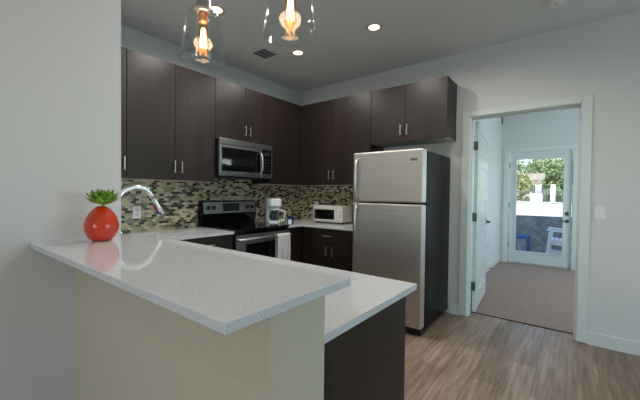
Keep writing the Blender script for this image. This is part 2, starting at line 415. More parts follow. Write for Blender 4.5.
for z in (.28, 1.03, 1.80):
    b = BM(); bx(b, -.004, -.001, -.016, .018, z-.045, z+.045, .001); bx(b, -.020, -.016, -.014, .020, z-.045, z+.045, .001); cyl(b, (-.010, .024, z-.048), .006, .096, 'Z', 10, .001)
    bx(b, -.018, -.002, .017, .021, z-.045, z+.045)
    obj('hinge', b, 'darknickel', leaf)
# closet door in the left wall of the carpeted room
leaf = obj('door_2', panel_leaf(.84, 2.075, .036), 'whitedoor'); leaf['kind'] = 'structure'; leaf['label'] = 'closed white door in the left wall of the carpeted room'; leaf['category'] = 'door'
leaf.location = (BX0-.02, 1.13, .014); leaf.rotation_euler = (0, 0, PI/2)
for z in (.32, 1.10, 1.85):
    b = BM(); cyl(b, (.845, -.022, z-.045), .007, .09, 'Z', 10, .001); bx(b, .838, .846, -.020, -.016, z-.045, z+.045)
    obj('hinge', b, 'darknickel', leaf)
lever(leaf, .07, .95, .036, 'darknickel', 1)
b = BM(); bx(b, BX0, BX0+.016, 1.98, 2.05, .008, 2.17, .003); bx(b, BX0, BX0+.016, 1.05, 1.12, .008, 2.17, .003); bx(b, BX0, BX0+.016, 1.12, 1.98, 2.1, 2.17, .003)
struct('trim_4', b, 'trim', 'white casing around the closed side door', 'door frame')

# glass patio door
b = BM(); gx0, gx1, gz1 = 2.280, 3.222, 2.085; px0, px1, pz0, pz1 = 2.392, 3.108, .245, 1.955; gy0, gy1 = BY1+.03, BY1+.075
bx(b, gx0, px0, gy0, gy1, .03, gz1, .002); bx(b, px1, gx1, gy0, gy1, .03, gz1, .002); bx(b, px0, px1, gy0, gy1, .03, pz0, .002); bx(b, px0, px1, gy0, gy1, pz1, gz1, .002)
for (x0, x1, z0, z1) in ((px0-.028, px0+.006, pz0-.028, pz1+.028), (px1-.006, px1+.028, pz0-.028, pz1+.028), (px0+.006, px1-.006, pz0-.028, pz0+.006), (px0+.006, px1-.006, pz1-.006, pz1+.028)):
    bx(b, x0, x1, gy0-.012, gy0+.002, z0, z1, .004)
GD = obj('door_3', b, 'whitedoor'); GD['kind'] = 'structure'; GD['label'] = 'white glass patio door at the far end'; GD['category'] = 'door'
obj('pane', one(px0, px1, gy0+.018, gy0+.024, pz0, pz1), 'glass', GD)
b = BM(); lathe(b, [(0, 0), (.03, 0), (.031, -.006), (.022, -.014), (.010, -.018), (.010, -.046), (0, -.048)], 18, (3.165, gy0, .845), 'Y')
tube(b, [(3.165, gy0-.043, .845), (3.12, gy0-.047, .846), (3.05, gy0-.042, .843)], [.010, .009, .007], 10); obj('handle', b, 'darknickel', GD)
b = BM(); lathe(b, [(0, 0), (.030, 0), (.031, -.006), (.024, -.016), (.0, -.018)], 18, (3.162, gy0, .975), 'Y'); bx(b, 3.157, 3.167, gy0-.032, gy0-.016, .955, .995, .002); obj('deadbolt', b, 'darknickel', GD)
for z in (.35, 1.1, 1.86):
    b = BM(); cyl(b, (gx0-.004, gy0-.004, z-.05), .008, .1, 'Z', 10, .001); obj('hinge', b, 'darknickel', GD)
b = BM(); bx(b, 2.255, 2.272, BY1, BY1+.13, .02, 2.11); bx(b, 3.229, 3.245, BY1, BY1+.13, .02, 2.11); bx(b, 2.272, 3.229, BY1, BY1+.13, 2.092, 2.11); 
bx(b, 2.185, 2.262, BY1-.016, BY1, .008, 2.175, .003); bx(b, 3.238, 3.315, BY1-.016, BY1, .008, 2.175, .003); bx(b, 2.262, 3.238, BY1-.016, BY1, 2.10, 2.175, .003)
struct('trim_5', b, 'trim', 'white frame and casing of the glass patio door', 'door frame')
struct('trim_6', one(2.272, 3.229, BY1-.005, BY1+.16, 0, .026, .003), 'nickel', 'metal sill under the glass patio door', 'threshold')

# mosaic backsplash
b = BM(); bx(b, 0, .009, -2.981, .0, CT, UB); bx(b, 0, .009, -1.66, -.905, UB, 1.842); bx(b, .009, 1.478, -.009, 0, CT, UB)
o = obj('tile_backsplash', b, 'mosaic'); o['kind'] = 'structure'; o['label'] = 'beige, olive and brown mosaic tile backsplash'; o['category'] = 'backsplash'

# pony wall
struct('wall_peninsula', one(XW, 2.745, -3.175, -2.981, 0, BT-.022), 'pony', 'low painted wall under the raised bar top', 'half wall')

# ------------------------------------------------------------------ worktops
def slab(name, boxes, z1, t, label, cat='countertop'):
    b = BM()
    for (x0, x1, y0, y1) in boxes: bx(b, x0, x1, y0, y1, z1-t, z1)
    bmesh.ops.remove_doubles(b, verts=b.verts, dist=1e-5)
    o = obj(name, b, 'quartz'); tag(o, label, cat)
    return o
b = BM(); bx(b, XW+.001, 2.799, -3.33, -2.942, BT-.022, BT, .0025)
tag(obj('bar_top', b, 'quartz'), 'raised white quartz bar top with the red vase on it', 'countertop')
b = BM()
sx0, sx1, sy0, sy1 = .86, 1.44, -2.82, -2.50
LX = 2.733; LY = -2.314; T = .024
prism(b, [(0.010, -2.980), (sx0, -2.980), (sx0, LY), (.649, LY), (.649, -1.662), (.010, -1.662)], CT-T, CT)
bx(b, sx0, sx1, -2.980, sy0, CT-T, CT); bx(b, sx0, sx1, sy1, LY, CT-T, CT)
bx(b, sx1, LX, -2.980, LY, CT-T, CT)
tag(obj('countertop', b, 'quartz'), 'lower white quartz countertop of the peninsula, below the bar top', 'countertop')
b = BM(); prism(b, [(.010, -.890), (.649, -.890), (.649, -.649), (1.425, -.649), (1.425, -.010), (.010, -.010)], CT-T, CT)
tag(obj('countertop', b, 'quartz'), 'white quartz corner countertop under the toaster oven and coffee maker', 'countertop')
# sink and faucet
s = thing('kitchen_sink', 'steel undermount sink in the peninsula counter below the faucet', 'sink', (0, 0, 0))
b = BM(); z0 = CT-T-.18
bx(b, sx0-.01, sx1+.01, sy0-.01, sy1+.01, z0, z0+.005); bx(b, sx0-.01, sx0-.004, sy0-.01, sy1+.01, z0, CT-T-.001); bx(b, sx1+.004, sx1+.01, sy0-.01, sy1+.01, z0, CT-T-.001)
bx(b, sx0-.01, sx1+.01, sy0-.01, sy0-.004, z0, CT-T-.001); bx(b, sx0-.01, sx1+.01, sy1+.004, sy1+.01, z0, CT-T-.001)
obj('basin', b, 'sinksteel', s); b = BM(); cyl(b, (1.15, -2.66, z0+.004), .045, .004, 'Z', 24, .001); obj('drain', b, 'chrome', s)
f = thing('kitchen_faucet', 'chrome gooseneck faucet with pull down spray head, behind the bar', 'faucet', (1.17, -2.888, CT))
b = BM(); lathe(b, [(0, 0), (.028, 0), (.028, .006), (.022, .012), (.020, .10), (.016, .11), (0, .112)], 24); obj('base', b, 'chrome', f)
pts = [(0, 0, .10), (0, 0, .288)]
R = .108
for k in range(1, 15): a = PI - k*PI/14*.87; pts.append((.0, R + R*math.cos(a), .297 + R*math.sin(a)))
b = BM(); tube(b, pts, .0155, 14); obj('spout', b, 'chrome', f)
e = Vector(pts[-1]); d = (e - Vector(pts[-2])).normalized()
b = BM(); tube(b, [e, e+d*.02, e+d*.06, e+d*.115, e+d*.12], [.0145, .0155, .017, .021, .018], 16); sh = obj('spray_head', b, 'chrome', f)
b = BM(); bb = e+d*.072 + Vector((.004, -.024, -.004)); tube(b, [bb-d*.026, bb+d*.016], .0065, 10); obj('chrome_reflection', b, 'redreflection', sh, 'red piece painted for the vase reflected in the chrome')  # red piece put in for the vase's reflection in the chrome
b = BM(); tube(b, [bb+d*.018, bb+d*.04], .0065, 10); obj('chrome_reflection', b, 'bluereflection', sh, 'dark blue piece of the painted reflection in the chrome')  # darker lower end of the same put-in reflection
b = BM(); tube(b, [(.018, 0, .07), (.04, 0, .075), (.055, 0, .11), (.06, 0, .15)], [.009, .008, .006, .005], 10); obj('handle', b, 'chrome', f)

# ------------------------------------------------------------------ cabinets (local: x width, front faces -y, origin back left bottom)
def pull(parent, x, z, d, horiz=False, L=.112):
    b = BM(); y = -d
    if horiz:
        bx(b, x-L/2, x+L/2, y-.034, y-.026, z-.005, z+.005, .002)
        for s in (-1, 1): bx(b, x+s*L*.36-.004, x+s*L*.36+.004, y-.027, y+.001, z-.004, z+.004)
    else:
        bx(b, x-.005, x+.005, y-.034, y-.026, z-L/2, z+L/2, .002)
        for s in (-1, 1): bx(b, x-.004, x+.004, y-.027, y+.001, z+s*L*.36-.004, z+s*L*.36+.004)
    return obj('handle', b, 'nickel', parent)
def upper(label, loc, rz, w, h, d, doors, depth_extra=None):
    t = thing('wall_cabinet', label, 'cabinet', loc, rz, 'dark wood upper cabinets')
    b = BM(); D = d-.02
    bx(b, 0, w, -D, 0, .006, h, .0008); obj('body', b, 'wood', t)
    obj('bottom_panel', one(.001, w-.001, -D, -.001, 0, .0055), 'pale', t, 'pale unfinished underside')
    for (x0, x1, hx) in doors:
        dr = obj('door', one(x0+.0015, x1-.0015, -d, -D-.001, .002, h-.001, .001), 'wood', t)
        if hx is not None: pull(dr, hx, .125 if h > .8 else .125, d)
    return t
H = UT-UB; d = .33
# left wall cabinets: local x = world y - y0
upper('tall dark upper cabinet cut off by the foreground wall, single door', (.001, -2.975, UB), PI/2, .471, H, d, [(.002, .471, .445)])
upper('tall two door dark upper cabinet between the foreground wall and the microwave', (.001, -2.503, UB), PI/2, .842, H, d, [(0, .416, .400), (.416, .842, .468)])
upper('short two door dark upper cabinet directly above the microwave', (.001, -1.660, 1.843), PI/2, .752, UT-1.843, d, [(0, .390, .375), (.390, .752, .440)])
upper('tall dark upper cabinet in the corner right of the microwave, no handle', (.001, -.907, UB), PI/2, .906, H, d, [(0, .575, None)])
upper('tall two door dark upper cabinet above the toaster oven', (.332, -.001, UB), 0, 1.062, H, d, [(.004, .522, .488), (.522, 1.062, .558)])
upper('short dark upper cabinet above the refrigerator, pale underside', (1.396, -.001, 1.849), 0, .849, UT-1.849, d, [(0, .408, .370), (.408, .849, .443)])

def lower(label, loc, rz, w, d, items, h=CT-T-.001, hollow=False):
    t = thing('base_cabinet', label, 'cabinet', loc, rz, 'dark wood base cabinets')
    b = BM(); D = d-.02
    if hollow:
        bx(b, 0, .02, -D, 0, .1, h); bx(b, w-.02, w, -D, 0, .1, h); bx(b, .02, w-.02, -.015, 0, .1, h); bx(b, .02, w-.02, -D, -.015, .1, .12); bx(b, .02, w-.02, -D, -D+.02, .1, h)
    else: bx(b, 0, w, -D, 0, .1, h, .0008)
    obj('body', b, 'wood', t)
    obj('toe_kick', one(.002, w-.002, -D+.06, -.01, 0, .1), 'blackmat', t)
    for (kind, x0, x1, z0, z1, hx) in items:
        dr = obj(kind, one(x0+.0015, x1-.0015, -d, -D-.001, z0, z1, .001), 'wood', t)
        if hx is not None:
            if kind == 'drawer': pull(dr, hx, (z0+z1)/2, d, True)
            else: pull(dr, hx, z1-.09, d)
    return t
zt = CT-T-.004
lower('dark base cabinet left of the range with a drawer pull', (.010, -2.30, 0), PI/2, .637, .62, [('drawer', .02, .637, .72, zt, .36), ('door', .02, .637, .105, .717, .58)])
lower('narrow dark base cabinet right of the range in the corner', (.010, -.888, 0), PI/2, .878, .62, [('door', 0, .24, .105, zt, None)])
lower('dark base cabinet under the toaster oven with one drawer over two doors', (.632, -.010, 0), 0, .79, .62, [('drawer', .11, .79, .71, zt, .395), ('door', .11, .425, .105, .707, .382), ('door', .425, .79, .105, .707, .468)])
pen = lower('dark peninsula base cabinet whose end panel faces the floor', (2.695, -2.978, 0), PI, 2.06, .645, [('door', .0, .6, .105, .707, .56), ('door', .6, 1.2, .105, .707, .64), ('drawer', .0, .6, .71, zt, .3), ('drawer', .6, 1.2, .71, zt, .9), ('door', 1.2, 1.60, .105, zt, 1.55)], hollow=True)

# ------------------------------------------------------------------ microwave
t = thing('microwave', 'stainless over range microwave with black window', 'microwave', (.001, -1.655, 1.443), PI/2)
W = .738; Hm = .398; D = .36
b = BM(); bx(b, 0, W, -D, 0, .012, Hm, .003); obj('body', b, 'blackmat', t)
b = BM(); bx(b, .02, W-.02, -D+.01, -.02, 0, .0115); 
for k in range(6): bx(b, .1+k*.03, .118+k*.03, -D+.1, -.1, -.003, 0)
obj('vent_panel', b, 'blackmat', t)
b = BM(); bx(b, .0, W, -.393, -D-.001, Hm-.062, Hm, .004)
for k in range(3): bx(b, .02, W-.02, -.3945, -.393, Hm-.05+k*.014, Hm-.047+k*.014)
obj('vent_grille', b, 'steelmid', t)
b = BM(); x1 = .575
bx(b, .0, .032, -.393, -D-.001, .012, Hm-.066, .003); bx(b, x1-.02, x1, -.393, -D-.001, .012, Hm-.066, .003)
bx(b, .032, x1-.02, -.393, -D-.001, .012, .062, .003); bx(b, .032, x1-.02, -.393, -D-.001, Hm-.092, Hm-.066, .003)
dr = obj('door', b, 'steelmid', t)
b = BM(); bx(b, .032, x1-.02, -.390, -D-.001, .062, Hm-.092, .001); bx(b, .07, x1-.1, -.3905, -.390, .095, Hm-.125); obj('window', b, 'ovenglass', dr)
b = BM(); tube(b, [(x1-.035, -.392, .055), (x1-.035, -.42, .062), (x1-.03, -.435, .10), (x1-.03, -.44, .17), (x1-.03, -.435, .25), (x1-.035, -.42, .285), (x1-.035, -.392, .292)], .010, 12)
obj('handle', b, 'nickel', dr)
b = BM(); bx(b, x1+.002, W-.012, -.391, -D-.001, .06, Hm-.068, .002)
cp = obj('control_panel', b, 'black', t); b = BM(); bx(b, x1+.03, W-.035, -.3925, -.391, Hm-.13, Hm-.09, .0005)
obj('display', b, 'dialgrey', cp)
b = BM()
for r in range(5):
    for c in range(3): bx(b, x1+.03+c*.034, x1+.056+c*.034, -.3922, -.391, .085+r*.032, .105+r*.032, .0004)
obj('keypad', b, 'keys', cp)
obj('door_trim', one(x1+.002, W, -.393, -D-.001, .012, .058, .003), 'steelmid', t); obj('door_trim', one(W-.011, W, -.393, -D-.001, .06, Hm-.068, .001), 'steelmid', t)

# ------------------------------------------------------------------ range
t = thing('kitchen_range', 'black and stainless electric range with towel on its oven door', 'range', (.012, -1.658, 0), PI/2)
W = .764; D = .625
b = BM(); bx(b, 0, W, -D, 0, .03, .895, .002); 
for x in (.04, W-.04):
    for y in (-D+.05, -.05): cyl(b, (x, y, 0), .015, .032, 'Z', 12)
obj('body', b, 'black', t)
b = BM(); bx(b, .0, W, -D-.03, -.0, .896, .918, .005); ck = obj('cooktop', b, 'black', t)
for (x, y, r) in ((.2, -.18, .075), (.56, -.18, .1), (.2, -.46, .1), (.56, -.46, .075)):
    b = BM(); lathe(b, [(r-.003, .9181), (r, .9187), (r+.003, .9181)], 36, (x, y, 0)); obj('burner_ring', b, 'dialgrey', ck)
b = BM(); prism(b, [(0, .918), (0, 1.188), (-.04, 1.190), (-.062, 1.178), (-.078, 1.03), (-.052, .935), (-.052, .918)], 0, W, 0, Matrix(((0, 0, 1, 0), (1, 0, 0, 0), (0, 1, 0, 0), (0, 0, 0, 1))))
bg_ = obj('backguard', b, 'black', t)
def slant(b, x0, x1, z0, z1, off, th=.003):   # plate lying on the slanted face of the backguard
    def yy(z): return -.062 - (1.178-z)*(.016/.148)
    tt = bmesh.new(); vs_ = []
    for (x, z) in ((x0, z0), (x1, z0), (x1, z1), (x0, z1)): vs_.append(tt.verts.new((x, yy(z)-off, z)))
    for (x, z) in ((x0, z0), (x1, z0), (x1, z1), (x0, z1)): vs_.append(tt.verts.new((x, yy(z)-off-th, z)))
    for q in ((0, 1, 2, 3), (4, 5, 6, 7), (0, 1, 5, 4), (1, 2, 6, 5), (2, 3, 7, 6), (3, 0, 4, 7)): tt.faces.new([vs_[i] for i in q])
    bmesh.ops.recalc_face_normals(tt, faces=tt.faces); merge(b, tt)
b = BM(); slant(b, .022, W-.014, 1.045, 1.172, .0005); obj('control_panel', b, 'steeldark', bg_, 'brushed steel control panel')
b = BM(); slant(b, .27, .50, 1.066, 1.156, .004, .002); obj('display', b, 'dialgrey', bg_)
for x in (.075, .145, .62, .69):
    b = BM(); lathe(b, [(0, -.024), (.017, -.024), (.021, -.020), (.023, 0), (0, 0)], 24, (x, -.0735, 1.11), 'Y'); bx(b, x-.003, x+.003, -.102, -.096, 1.092, 1.128, .001)
    obj('knob', b, 'black', bg_)
b = BM(); bx(b, .004, W-.004, -D-.035, -D-.001, .215, .86, .004); dr = obj('oven_door', b, 'steelmid', t)
b = BM(); bx(b, .12, W-.12, -D-.037, -D-.0345, .30, .765, .001); obj('window', b, 'ovenglass', dr)
b = BM(); hz = .815; pts = [(.02, -D-.034, hz), (.025, -D-.065, hz), (.07, -D-.078, hz+.004), (W/2, -D-.084, hz+.006), (W-.07, -D-.078, hz+.004), (W-.025, -D-.065, hz), (W-.02, -D-.034, hz)]
tube(b, pts, .013, 12); obj('handle', b, 'nickel', dr)
obj('storage_drawer', one(.004, W-.004, -D-.03, -D-.001, .05, .205, .004), 'steelmid', t)

# towel on handle
def towel():
    b = BM(); n = 14; x0, x1 = .503, .700
    rows = []
    hy = -D-.080; hz2 = .817
    path = [(hy+.019, .52)] + [(hy+.018, z) for z in (.6, .7, .78)] + [(hy+.018*math.cos(a), hz2+.018*math.sin(a)) for a in [0, .6, 1.2, 1.57, 2.0, 2.6, PI]] + [(hy-.019, z) for z in (.77, .72, .66, .60, .54, .48, .43)]
    for j, (y, z) in enumerate(path):
        fall = abs(z-hz2)
        rows.append([b.verts.new((x0+(x1-x0)*k/n + .006*math.sin(j*.7)*fall*3 , y + (.006*math.sin(k*1.15+.5)*min(1, fall*6) - .004*min(1, fall*6))*(1 if y < hy else .2), z)) for k in range(n+1)])
    for A, B in zip(rows, rows[1:]):
        for k in range(n):
            f = b.faces.new([A[k], A[k+1], B[k+1], B[k]]); f.smooth = True
    return b
tw = obj('dish_towel', towel(), 'towel'); tw.location = (.012, -1.658, 0); tw.rotation_euler = (0, 0, PI/2)
sm = tw.modifiers.new('thick', 'SOLIDIFY'); sm.thickness = .004; sm.offset = 0
tag(tw, 'white dish towel hanging over the oven door handle', 'towel')

# ------------------------------------------------------------------ refrigerator
FX0, FX1 = 1.480, 2.202
t = thing('refrigerator', 'stainless top freezer refrigerator with glossy black sides', 'refrigerator', (FX0, -.03, 0))
W = FX1-FX0; Yc = -.702; Yd = -.804
b = BM(); bx(b, 0.002, W-.002, Yc, 0, .045, 1.680, .006); obj('cabinet', b, 'fridgeside', t, 'glossy black cabinet sides')
for nm, z0, z1 in (('freezer_door', 1.205, 1.692), ('fridge_door', .075, 1.192)):
    b = BM(); bx(b, 0, W, Yd, Yc-.008, z0, z1, .014, 3)
    dr = obj(nm, b, 'steel', t)
    obj('gasket', one(.015, W-.015, Yc-.008, Yc-.001, z0+.012, z1-.012), 'blackmat', dr)
    hb = BM(); x = .055
    if nm == 'freezer_door': zz = [(z0+.02, 0), (z0+.045, -.030), (z0+.09, -.048), (z0+.2, -.056), (z0+.3, -.054), (z0+.37, -.044), (z0+.405, -.026), (z0+.42, 0)]
    else: zz = [(z1-.02, 0), (z1-.045, -.030), (z1-.09, -.048), (z1-.2, -.056), (z1-.30, -.052), (z1-.35, -.042), (z1-.385, -.024), (z1-.40, 0)]
    tube(hb, [(x, Yd+.002+y, z) for z, y in zz], .0155, 12); obj('handle', hb, 'nickel', dr)
b = BM(); bx(b, .600, .672, Yd-.003, Yd+.001, 1.583, 1.612, .001); pl = obj('badge', b, 'smudge', t, 'small maker plate')
b = BM(); bx(b, .606, .666, Yd-.0036, Yd-.003, 1.594, 1.601); obj('badge_lettering', b, 'dialgrey', pl)
b = BM(); bx(b, W-.10, W-.02, Yc-.045, Yc+.04, 1.6925, 1.704, .003); cyl(b, (W-.05, Yc-.02, 1.69), .012, .022, 'Z', 14, .002); obj('hinge_cover', b, 'blackmat', t)
b = BM(); bx(b, .01, W-.01, Yc-.06, Yc+.01, .012, .070, .003); obj('kick_grille', b, 'blackmat', t)
for x in (.05, W-.05):
    for y in (-.05, Yc-.03): b = BM(); cyl(b, (x, y, 0), .018, .046, 'Z', 14, .002); obj('foot', b, 'darknickel', t)

# ------------------------------------------------------------------ pendants
def pendant(loc, label):
    t = thing('pendant_light', label, 'lamp', loc, 0, 'glass pendant lamps over the bar')
    b = BM(); lathe(b, [(0, 0), (.006, -.02), (.05, -.022), (.058, -.014), (.058, 0), (0, 0)][::1], 28); obj('ceiling_canopy', b, 'nickel', t)
    L = CH - 1.905
    b = BM(); tube(b, [(0, 0, -.02), (0, 0, -L)], .0028, 8); obj('cord', b, 'blackmat', t)
    zt_ = -L
    b = BM(); lathe(b, [(0, zt_+.012), (.007, zt_+.010), (.016, zt_), (.022, zt_-.006), (.024, zt_-.034), (.030, zt_-.038), (.030, zt_-.046), (.016, zt_-.048), (0, zt_-.048)], 28); obj('socket_cap', b, 'nickel', t)
    z = zt_-.040
    prof = [(.031, z), (.040, z-.004), (.049, z-.014), (.053, z-.028), (.0555, z-.05), (.061, z-.09), (.0665, z-.125), (.0715, z-.158)]
    inner = [(r-.003, zz+.001) for r, zz in prof[::-1]]
    b = BM(); lathe(b, prof+inner, 48, closed=True); obj('glass_shade', b, 'pglass', t)
    b = BM(); lathe(b, [(0, z-.009), (.013, z-.009), (.0145, z-.03), (.0145, z-.038), (0, z-.04)], 20); soc = obj('socket', b, 'copper', t)
    z2 = z-.036
    b = BM(); lathe(b, [(.010, z2), (.0125, z2-.012), (.0155, z2-.035), (.0170, z2-.06), (.0165, z2-.082), (.011, z2-.098), (.004, z2-.105), (0, z2-.1055)], 24)
    bulb = obj('bulb', b, 'bulbglass', t)
    b = BM()
    for k in range(7):
        a = 2*PI*k/7; tube(b, [(.005*math.cos(a), .005*math.sin(a), z2-.022), (.0105*math.cos(a+.3), .0105*math.sin(a+.3), z2-.080)], .0011, 6)
    obj('filament', b, 'filament', bulb)
    return t
P1 = pendant((2.300, -3.055, CH), 'clear glass pendant lamp on the left, whole shade visible')
P2 = copy_thing(P1, (2.640, -3.010, CH), 'clear glass pendant lamp on the right, cut by the top edge')
for p in (P1, P2): lamp('pendant_glow', 'POINT', (p.location.x, p.location.y, 1.79), .9, (1, .74, .5), shadow_soft_size=.03)

# ------------------------------------------------------------------ recessed lights, vent, smoke detector
def downlight(loc, label):
    t = thing('recessed_light', label, 'ceiling light', loc, 0, 'recessed ceiling lights')
    b = BM(); lathe(b, [(.052, -.003), (.070, -.005), (.076, -.002), (.076, 0), (.052, 0)], 36, closed=True); obj('trim_ring', b, 'baffle', t)
    b = BM(); lathe(b, [(.0525, -.0035), (.050, -.0026), (.046, -.0015)], 32); obj('baffle', b, 'baffle', t)
    b = BM(); lathe(b, [(0, -.0028), (.040, -.0027), (.049, -.0022), (.049, 0), (0, 0)], 28); obj('lens', b, 'lens', t)
    return t
R1 = downlight((1.80, -1.022, CH), 'recessed ceiling light nearest the refrigerator, right of the others')
copy_thing(R1, (.891, -1.029, CH), 'recessed ceiling light in the middle, beside the air vent')
copy_thing(R1, (.896, -2.045, CH), 'recessed ceiling light seen behind the left pendant')
copy_thing(R1, (1.80, -2.045, CH), 'recessed ceiling light above the peninsula, just over the top edge')
copy_thing(R1, (2.70, -2.045, CH), 'recessed ceiling light above the peninsula end')
copy_thing(R1, (2.70, -1.022, CH), 'recessed ceiling light in front of the doorway')
for k, (x, y) in enumerate(((3.3, -4.6), (3.3, -6.4), (4.9, -6.4))): copy_thing(R1, (x, y, CH), 'unseen recessed ceiling light added as fill behind the camera')  # fixtures added out of view for more overhead light on the bar
for p in ((1.80, -1.022), (.891, -1.029), (.896, -2.045), (1.80, -2.045), (2.70, -2.045), (2.70, -1.022), (3.3, -4.6), (3.3, -6.4), (4.9, -6.4)):
    lamp('downlight_glow', 'SPOT', (p[0], p[1], CH-.012), (15 if p[0] > 3 else 34 if p[0] < 2 else 19 if p[1] < -2 else 11), (1, .94, .87), (0, 0, -1), spot_size=3.0, spot_blend=.55, shadow_soft_size=.045)  # spots behind the camera are added overhead fill
t = thing('air_vent', 'square white ceiling air vent with dark slots', 'vent', (.586, -1.228, CH))
b = BM()
for (x0, x1, y0, y1) in ((-.155, .155, -.155, -.095), (-.155, .155, .095, .155), (-.155, -.095, -.095, .095), (.095, .155, -.095, .095)): bx(b, x0, x1, y0, y1, -.007, 0, .002)
obj('frame', b, 'ceil', t)
b = BM()
for k in range(8):
    y = -.084+k*.024; tt = bmesh.new(); bmesh.ops.create_cube(tt, size=1)
    merge(b, tt, Matrix.Translation((0, y, -.004)) @ Matrix.Rotation(.6, 4, 'X') @ Matrix.Diagonal((.188, .013, .0015, 1)))
for x in (-.032, .032): bx(b, x-.002, x+.002, -.095, .095, -.006, -.001)
obj('slats', b, 'ventpaint', t); obj('duct_opening', one(-.095, .095, -.095, .095, -.0012, -.0004), 'duct', t)
t = thing('smoke_detector', 'white smoke detector on the ceiling at the top edge', 'smoke detector', (3.118, -.575, CH))
b = BM(); lathe(b, [(0, 0), (.068, 0), (.068, -.010), (.062, -.020), (.058, -.034), (.040, -.042), (0, -.043)], 40); obj('housing', b, 'white_plastic', t)
b = BM(); lathe(b, [(0, -.043), (.016, -.043), (.016, -.046), (0, -.047)], 20); obj('test_button', b, 'cream_plastic', t)

# ------------------------------------------------------------------ outlet and switch plates
def outlet(label, loc, rz):
    t = thing('wall_outlet', label, 'outlet', loc, rz)     # faces -y
    obj('plate', one(-.036, .036, -.006, 0, -.058, .058, .002), 'white_plastic', t)
    for z in (-.022, .022):
        b = BM(); bx(b, -.017, .017, -.0085, -.006, z-.016, z+.016, .002); r = obj('socket', b, 'cream_plastic', t)
        b = BM(); bx(b, -.009, -.006, -.009, -.0083, z-.004, z+.007); bx(b, .006, .009, -.009, -.0083, z-.004, z+.007); bx(b, -.002, .002, -.009, -.0083, z-.011, z-.007); obj('slots', b, 'blackmat', r)
    return t
outlet('white electrical outlet on the mosaic tile under the faucet arc', (.0095, -2.29, 1.085), PI/2)
outlet('white electrical outlet on the left wall of the carpeted room', (BX0+.0005, 2.40, .453), PI/2)
outlet('white electrical outlet on the tile left of the toaster oven', (.36, -.0095, 1.115), 0)
t = thing('light_switch', 'white square rocker switch plate right of the doorway', 'light switch', (3.431, -.0005, 1.142))
obj('plate', one(-.0365, .0365, -.006, 0, -.058, .058, .002), 'white_plastic', t)
obj('rocker', one(-.016, .016, -.011, -.006, -.033, .033, .002), 'white_plastic', t)
t = thing('door_stop', 'small dark spring door stop on the far left baseboard', 'door stop', (BX0+.0145, 2.362, .066))
b = BM(); cyl(b, (0, 0, 0), .008, .004, 'X', 12); tube(b, [(0.002+.05*k/60, .005*math.cos(k*.9), .005*math.sin(k*.9)) for k in range(61)], .0016, 6); obj('spring', b, 'darknickel', t)
b = BM(); cyl(b, (.052, 0, 0), .009, .016, 'X', 14, .002); obj('tip', b, 'rubber', t)
t = thing('ceiling_bracket', 'small black bracket hanging near the corner above the glass door', 'bracket', (2.142, 3.40, CH))
obj('plate', one(-.010, .012, -.02, .02, -.004, 0), 'blackmat', t); obj('arm', one(-.008, .010, -.006, .006, -.145, -.004, .001), 'blackmat', t)

# ------------------------------------------------------------------ red vase with succulent
VX, VY = 1.619, -3.116
b = BM(); lathe(b, [(0, 0), (.030, 0), (.036, .002), (.050, .014), (.060, .032), (.0655, .054), (.0648, .074), (.0585, .098), (.0475, .120), (.034, .137), (.022, .147), (.015, .151), (.0125, .150), (.012, .140), (0, .138)], 48)
for v in b.verts: v.co.x *= 1+.02*math.sin(v.co.z*30)
o = obj('vase', b, 'red'); o.location = (VX, VY, BT); tag(o, 'glossy red pear shaped ceramic vase on the bar top', 'vase')
def rosette():
    b = BM()
    def leafm(az, tilt, L, Wd, z0, r0):
        t = bmesh.new(); rows = []
        for i in range(7):
            s = i/6; w_ = Wd*(math.sin(PI*min(1, .18+s*.82)**.9)+.02)*(1 if i < 6 else .0)
            bend = tilt - .35*s
            rr = r0 + L*s*math.sin(bend); zz = z0 + L*s*math.cos(bend)
            nx, nz = -math.cos(bend), math.sin(bend)
            th = .0035*(1-s)+.0006
            rows.append([t.verts.new(p) for p in ((rr, w_/2, zz), (rr - nx*th, 0, zz-nz*th), (rr, -w_/2, zz), (rr + nx*th*.3, 0, zz+nz*th*.3))])
        for A, B in zip(rows, rows[1:]):
            for k in range(4): f = t.faces.new([A[k], A[(k+1) % 4], B[(k+1) % 4], B[k]]); f.smooth = True
        bmesh.ops.recalc_face_normals(t, faces=t.faces)
        merge(b, t, Matrix.Rotation(az, 4, 'Z'))
    for (n, tilt, L, Wd, off) in ((11, 1.40, .078, .036, 0), (11, 1.15, .080, .036, .25), (10, .92, .078, .032, .1), (8, .68, .072, .028, .3), (6, .42, .062, .022, 0), (4, .2, .052, .016, .4)):
        for k in range(n): leafm(2*PI*k/n+off+random.uniform(-.08, .08), tilt+random.uniform(-.07, .07), L*random.uniform(.9, 1.08), Wd, .012, .003)
    tube(b, [(0, 0, -.009), (0, 0, .016)], .006, 10)
    return b
o = obj('succulent', rosette(), 'succ'); o.location = (VX+.006, VY+.004, BT+.149); o.scale = (1.07, 1.07, .95); tag(o, 'spiky bright green succulent standing in the red vase', 'plant')

# ------------------------------------------------------------------ coffee maker, toaster oven, small packs
t = thing('coffee_maker', 'white drip coffee maker in the corner behind the range', 'coffee maker', (.27, -.765, CT), math.radians(62))
